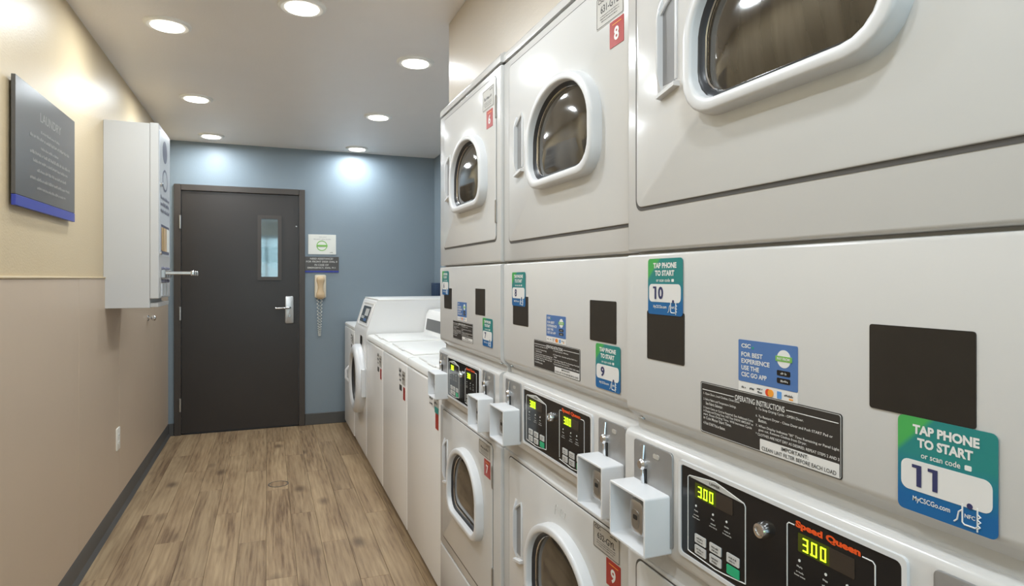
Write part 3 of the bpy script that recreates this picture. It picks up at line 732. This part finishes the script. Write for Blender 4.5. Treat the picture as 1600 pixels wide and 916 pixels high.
stack(.645, 2.457, 'farthest stacked white double dryer, beside the top load washers, tags 6 and 7', dict(ds=-.035,
    up=(.066, .664, 1.417, 1.914, .408, 1.535, 1.780, .105), low=(.045, .632, .292, .785, .369, .445, .705, .065),
    black=[(.063, .169, 1.184, 1.262), (.459, .558, 1.180, 1.266)], csc=(.247, .358, 1.163, 1.215), oper=(.187, .431, 1.078, 1.145),
    tap=[(.037, .129, 1.236, 1.3275, '6'), (.538, .632, 1.085, 1.174, '7')],
    tags=[((.545, .650), (.583, .640), (1.828, 1.893), (1.767, 1.822), None, '6'), ((.507, .617), (.560, .618), (.735, .780), (.677, .730), None, '7')]))

# ------------------------------------------------------------------ washers
def washer_labels(R, w, zt, extra=False):
    s1 = w - .035
    o = plate('label', FE, rrect(s1 - .16, s1 - .085, zt - .11, zt - .035, .003, 2), 0, .0008, 'sticker_white', R)
    smallprint(FE, [(s1 - .155, s1 - .095, zt - .06, .018), (s1 - .155, s1 - .10, zt - .085, .016), (s1 - .15, s1 - .10, zt - .104, .010)], .0014, 'print_dark', o, 11)
    o = plate('serial_tag', FE, rrect(s1 - .08, s1, zt - .115, zt - .045, .003, 2), 0, .0008, 'tag_silver', R)
    smallprint(FE, [(s1 - .07, s1 - .01, zt - .07, .009), (s1 - .07, s1 - .01, zt - .09, .012)], .0014, 'print_dark', o, 12)
    if not extra: plate('code_label', FE, rrect(s1 - .15, s1 - .09, zt - .155, zt - .125, .003, 2), 0, .0008, 'print_dark', R)
    plate('number_tag', FE, rrect(s1 - .052, s1 - .004, zt - .19, zt - .125, .002, 2), 0, .0010, 'tag_red', R)
    if extra:
        plate('code_label', FE, rrect(s1 - .06, s1 - .02, zt - .06, zt + .0, .003, 2), .0012, .0018, 'teal', R)
        plate('code_label', FE, rrect(s1 - .062, s1 + .0, zt - .125, zt - .10, .003, 2), .0012, .0018, 'teal', R)
def top_loader(y1, y0, label, extra=False, xf=.65):
    w = y1 - y0 - .006
    R = thing('top_load_washer', label, 'washer', (xf, y1 - .003, 0), 'top load washers')
    D = .70
    box('cabinet', .012, D, -w + .001, -.001, .03, .868, 'washer_white', R, .003, 1)
    fbox('front_panel', FE, .001, w - .001, .035, .862, -.02, 0, 'washer_white', R, .006, 3)
    box('toe_kick', .03, D - .02, -w + .02, -.02, 0, .035, 'gap_dark', R)
    profile('top_panel', [(.008, .868), (.002, .872), (.004, .892), (.010, .900), (.03, .904), (D, .906), (D, .868)], -w, 0, 'washer_top', R)
    lid = box('lid', .045, .405, -w + .06, -.06, .904, .914, 'washer_top', R, .004, 2)
    box('lid_grip', .036, .06, -w / 2 - .07, -w / 2 + .07, .905, .915, 'washer_top', lid, .003, 1)
    con = profile('console', [(.405, .905), (.425, 1.04), (.445, 1.072), (.50, 1.078), (D, 1.078), (D, .905)], -w + .004, -.004, 'washer_white', R)
    pts = [(.4085, .935), (.4195, 1.012)]
    bm = bmesh.new()
    vs = [bm.verts.new((x - .0015, y, z)) for (x, z), y in ((pts[0], -.06), (pts[0], -w + .06), (pts[1], -w + .06), (pts[1], -.06))]
    vb = [bm.verts.new((v.co.x + .003, v.co.y, v.co.z)) for v in vs]
    bm.faces.new(vs); bm.faces.new(vb[::-1])
    for i in range(4): bm.faces.new((vs[i], vb[i], vb[(i + 1) % 4], vs[(i + 1) % 4]))
    finish('console_panel', bm, 'panel_black', con)
    washer_labels(R, w, .868, extra)
    return R
top_loader(3.127, 2.462, 'white top load washer right beside the farthest stacked dryer', True)
top_loader(3.835, 3.130, 'white top load washer in the middle of the three top loaders')
top_loader(4.50, 3.840, 'white top load washer right next to the taller front load washer')

def front_loader(y1, y0):
    w = y1 - y0 - .006
    R = thing('front_load_washer', 'tall white front load washer with sloped control console and round door', 'washer', (.65, y1 - .003, 0))
    D = .74
    prof = [(.004, .03), (.0, .06), (.0, .915), (.006, .93), (.070, 1.128), (.078, 1.140), (.092, 1.146), (D, 1.146), (D, .03)]
    profile('cabinet', prof, -w, 0, 'washer_white', R)
    box('toe_kick', .03, D - .02, -w + .02, -.02, 0, .032, 'gap_dark', R)
    box('top_rim', .080, D + .004, -w - .004, .004, 1.140, 1.152, 'washer_top', R, .004, 2)
    # sloped control face
    def FS(a, b, c):
        t = Vector((.064, 0, .198)).normalized(); n = Vector((-.198, 0, .064)).normalized()
        p = Vector((.006, -a, .93)) + t * b + n * c
        return tuple(p)
    cp = plate('control_panel', FS, rrect(.14, w - .14, .045, .168, .006, 4), 0, .003, 'panel_black', R)
    plate('display', FS, rrect(w - .33, w - .17, .095, .150, .003, 3), .003, .0038, 'button_grey', cp)
    for a in (.18, .23, .28): plate('button', FS, rrect(a, a + .03, .07, .09, .002, 2), .003, .0045, 'button_grey', cp)
    for a in (w - .30, w - .24): plate('button', FS, rrect(a, a + .035, .055, .075, .002, 2), .003, .0045, 'sticker_blue', cp)
    border(FS, rrect(.10, w - .05, .02, .195, .01, 4), .006, 0, .003, 'washer_top', R, 'console_rim')
    o = plate('label', FE, rrect(w - .30, w - .22, .80, .875, .003, 2), 0, .001, 'print_dark', R)
    o = plate('serial_tag', FE, rrect(.30, w - .16, .785, .87, .003, 2), 0, .001, 'tag_silver', R)
    # porthole door
    ca, cz = w / 2 + .02, .555
    C = lambda r, k=1.0: circle(ca, cz, r, 48)
    dr = loft('door', FE, [(C(.255), 0), (C(.255), .035), (C(.247), .052), (C(.228), .062), (C(.195), .064), (C(.180), .054), (C(.172), .030)], 'plastic_white', R, True, False, 60)
    loft('door_glass', FE, [(C(.173), .034), (C(.165), .030), (C(.12), .016), (C(.05), .010)], 'dryer_glass', dr, False, True, 60)
    loft('door_seal', FE, [(C(.176), .045), (C(.168), .040), (C(.164), .030)], 'gasket', dr, False, False, 60)
    bm = bmesh.new(); add_tube(bm, [FE(ca - .232, cz + .06, .055), FE(ca - .236, cz + .03, .08), FE(ca - .238, cz - .03, .08), FE(ca - .232, cz - .06, .055)], .010, 8)
    finish('door_handle', bm, 'plastic_white', dr)
    fbox('hinge', FE, ca + .235, ca + .275, cz - .10, cz + .10, 0, .03, 'plastic_white', dr, .004, 1)
front_loader(5.145, 4.512)
# machine in the corner
Rw = thing('corner_washer', 'low white washer in the far corner by the blue wall', 'washer', (.645, 5.80, 0))
w = .645
box('cabinet', .012, .70, -w + .001, -.001, .03, .885, 'washer_white', Rw, .003, 1)
fbox('front_panel', FE, .001, w - .001, .035, .878, -.02, 0, 'washer_white', Rw, .006, 3)
box('toe_kick', .03, .68, -w + .02, -.02, 0, .035, 'gap_dark', Rw)
profile('top_panel', [(.008, .885), (.002, .888), (.004, .905), (.012, .912), (.70, .914), (.70, .885)], -w, 0, 'washer_top', Rw)
profile('console', [(.44, .913), (.46, 1.04), (.48, 1.068), (.70, 1.072), (.70, .913)], -w + .004, -.004, 'washer_white', Rw)
washer_labels(Rw, w, .885)

# ------------------------------------------------------------------ left wall: dispenser, sign, outlet, bumper
V = thing('wall_dispenser', 'tall white wall mounted soap vending box with coin slides', 'dispenser', (XL, 3.694, 0))
VL = .40
box('cabinet', .0, .205, 0, VL, 1.147, 2.098, 'vend_white', V, .002, 1)
vd = box('front_door', .206, .246, -.001, VL + .001, 1.195, 2.102, 'vend_white', V, .003, 1)
def FV(a, b, c): return (.246 + c, a, b)
plate('front_glass', FV, rrect(.02, VL - .02, 1.42, 2.07, .004, 2), 0, .0015, 'vend_front', vd)
rows_v = [(.10, VL - .10, 1.945 + .02 * i, .012) for i in range(3)]
plate('product_picture', FV, circle(.20, 1.985, .075, 24, .06), .001, .0025, 'vend_dark', vd)
plate('product_picture', FV, circle(.20, 1.83, .085, 24, .06), .001, .0025, 'vend_front', vd)
border(FV, circle(.20, 1.83, .085, 24, .06), .012, .001, .003, 'vend_dark', vd, 'picture_ring')
smallprint(FV, [(.05, VL - .05, 1.72, .02), (.05, VL - .05, 1.685, .022), (.05, VL - .05, 1.65, .02)], .003, 'vend_dark', vd, 21)
pr = plate('product_window', FV, rrect(.06, VL - .06, 1.43, 1.585, .004, 3), .001, .003, 'vend_dark', vd)
for i in range(3): plate('soap_packet', FV, rrect(.075 + i * .088, .15 + i * .088, 1.445, 1.57, .004, 2), .003, .006, ('vend_tan', 'phone', 'paper')[i], pr)
loft('door_lock', FV, [(circle(.04, 1.79, .012, 16), 0), (circle(.04, 1.79, .012, 16), .012), (circle(.04, 1.79, .008, 16), .014)], 'chrome', vd)
loft('door_lock', FV, [(circle(.03, 1.43, .010, 16), 0), (circle(.03, 1.43, .010, 16), .010)], 'chrome', vd)
for i in range(3):
    y = .10 + i * .095
    cs = fbox('coin_slide', FV, y - .028, y + .028, 1.302, 1.345, 0, .02, 'brushed', V, .003, 1)
    fbox('slide_bar', FV, y - .020, y + .020, 1.320, 1.336, .018, .145, 'chrome', cs, .003, 1)
    fbox('slide_end', FV, y - .024, y + .024, 1.314, 1.340, .140, .158, 'chrome', cs, .004, 2)
    for zz in (1.352, 1.285): loft('slide_bolt', FV, [(circle(y, zz, .009, 12), 0), (circle(y, zz, .009, 12), .010), (circle(y, zz, .005, 12), .013)], 'vend_dark', cs)
    fbox('chute', FV, y - .022, y + .022, 1.205, 1.272, 0, .004, 'vend_front', V, .001, 1)
fbox('pick_up_tray', lambda a, b, c: (.206 + c, a, b), .02, VL - .01, 1.150, 1.172, -.01, .035, 'vend_white', V, .002, 1)

S = thing('laundry_sign', 'dark grey wall sign with pale lettering and a blue foot strip', 'sign', (XL, 2.442, 0))
box('backing', .010, .022, .0, .662, 1.570, 1.952, 'sign_grey', S, .001, 1)
box('mount', .0, .010, .05, .61, 1.58, 1.92, 'gap_dark', S)
box('foot_strip', .010, .0225, .0, .662, 1.534, 1.569, 'sign_blue', S, .001, 1)
FS2 = lambda a, b, c: (.022 + c, a, b)
lettering(FS2, [('LAUNDRY', .235, .475, 1.853, 1.885, .01)], .0006, 'sign_faint', S)
smallprint(FS2, [(.24, .45, 1.812, .010), (.13, .58, 1.785, .012), (.24, .45, 1.755, .010), (.13, .59, 1.728, .012), (.16, .56, 1.702, .011), (.20, .54, 1.672, .011), (.13, .58, 1.640, .012), (.20, .53, 1.610, .010)], .0010, 'sign_faint', S, 31)

O = thing('wall_outlet', 'small ivory outlet cover low on the left wall', 'outlet', (XL + .008, 3.98, .425))
plate('cover_plate', FL, rrect(-.038, .038, -.060, .060, .004, 3), 0, .006, 'ivory', O, .002)
for zz in (-.02, .02): plate('socket', FL, circle(0, zz, .014, 16, .012), .0058, .0075, 'paper', O)
for zz in (-.02, .02):
    for yy in (-.005, .005): fbox('socket_slot', FL, yy - .001, yy + .001, zz - .004, zz + .004, .007, .0079, 'dark_slot', O)
Bp = thing('door_bumper', 'small chrome door stop knob on the left wall beyond the dispenser', 'door stop', (XL + .008, 4.90, 1.029))
loft('flange', FL, [(circle(0, 0, .020, 20), 0), (circle(0, 0, .020, 20), .004), (circle(0, 0, .012, 20), .010)], 'chrome', Bp)
loft('knob', FL, [(circle(0, 0, .009, 20), .008), (circle(0, 0, .009, 20), .022), (circle(0, 0, .019, 20), .030), (circle(0, 0, .019, 20), .042), (circle(0, 0, .013, 20), .049)], 'chrome', Bp)

# ------------------------------------------------------------------ back wall: notices, phone, box
Nn = thing('paper_notice', 'white paper notice with green round emblem on the blue wall', 'notice', (0, YB, 0))
plate('sheet', FN, rrect(.336, .574, 1.514, 1.690, .002, 2), 0, .004, 'paper', Nn)
border(FN, circle(.452, 1.590, .046, 28), .007, .004, .005, 'badge_green', Nn, 'emblem_ring')
plate('emblem_bar', FN, rrect(.412, .50, 1.582, 1.598, .003, 3), .004, .0056, 'badge_green', Nn)
smallprint(FN, [(.43, .50, 1.665, .008), (.38, .54, 1.643, .010)], .005, 'print_grey', Nn, 41); smallprint(FN, [(.52, .55, 1.528, .006)], .005, 'print_dark', Nn, 42)
G2 = thing('assistance_sign', 'dark grey sign with white lettering above the wall phone', 'sign', (0, YB, 0))
box('backing', .303, .598, YB - YB - .010, 0, 1.368, 1.492, 'sign_grey', G2, .001, 1)
box('foot_strip', .303, .598, -.0105, 0, 1.352, 1.3678, 'sign_blue', G2, .001, 1)
lettering(FN, [('NEED ASSISTANCE?', .352, .548, 1.466, 1.482, .015), ('FOR FRONT DESK DIAL 0', .318, .584, 1.440, 1.456, .015), ('IN CASE OF', .39, .51, 1.411, 1.427, .015), ('EMERGENCY, DIAL 911', .330, .568, 1.384, 1.401, .015)], .0108, 'sign_text', G2)
T = thing('wall_phone', 'beige wall telephone with handset and hanging coiled cord', 'telephone', (.438, YB, 1.22))
plate('base', FN, rrect(-.048, .048, -.095, .110, .012, 4), 0, .035, 'phone_pale', T, .006)
bm = bmesh.new()
sec = [(-.105, .020, .046), (-.085, .036, .060), (-.055, .036, .058), (-.03, .026, .052), (0, .022, .056), (.03, .026, .052), (.055, .034, .058), (.082, .034, .060), (.098, .022, .046)]
rings = []
for z, hw, dpt in sec:
    pts = [(-hw, 0.034), (-hw, dpt - .008), (-hw * .7, dpt), (hw * .7, dpt), (hw, dpt - .008), (hw, .034)]
    rings.append([bm.verts.new((a, -c, z)) for a, c in pts])
for r0, r1 in zip(rings, rings[1:]):
    for i in range(6): bm.faces.new((r0[i], r0[(i + 1) % 6], r1[(i + 1) % 6], r1[i]))
bm.faces.new(rings[0]); bm.faces.new(rings[-1])
finish('handset', bm, 'phone', T, angle=60)
path = []
for i in range(200):
    t = i / 199; an = i * 1.0
    zc = -.10 - .33 * math.sin(math.pi * min(t * 1.0, 1.0) / 1.0) * 1.0
    xc = -.022 + .030 * t
    path.append((xc + .009 * math.cos(an), -.02 + .009 * math.sin(an), zc))
tube('coiled_cord', path, .0032, 'cord', T, 5)
Nb = thing('wall_box', 'small dark navy box low on the blue wall behind the washers', 'wall box', (XR, 5.72, 1.19))
fbox('body', FE, -.12, .12, -.10, .066, 0, .035, 'navy_box', Nb, .004, 2)
fbox('cover', FE, -.10, .10, -.08, .046, .034, .039, 'navy_box', Nb, .002, 1)

# ------------------------------------------------------------------ floor cleanout cover
Fc = thing('floor_cover', 'round brown cleanout cover set in the wood floor', 'floor cover', (.064, 4.245, 0))
loft('disc', FU, [(circle(0, 0, .054, 36), -.001), (circle(0, 0, .054, 36), .0012), (circle(0, 0, .052, 36), .0018)], 'plank_wood', Fc)
border(FU, circle(0, 0, .061, 36), .006, -.001, .0016, 'gap_dark', Fc, 'rim')
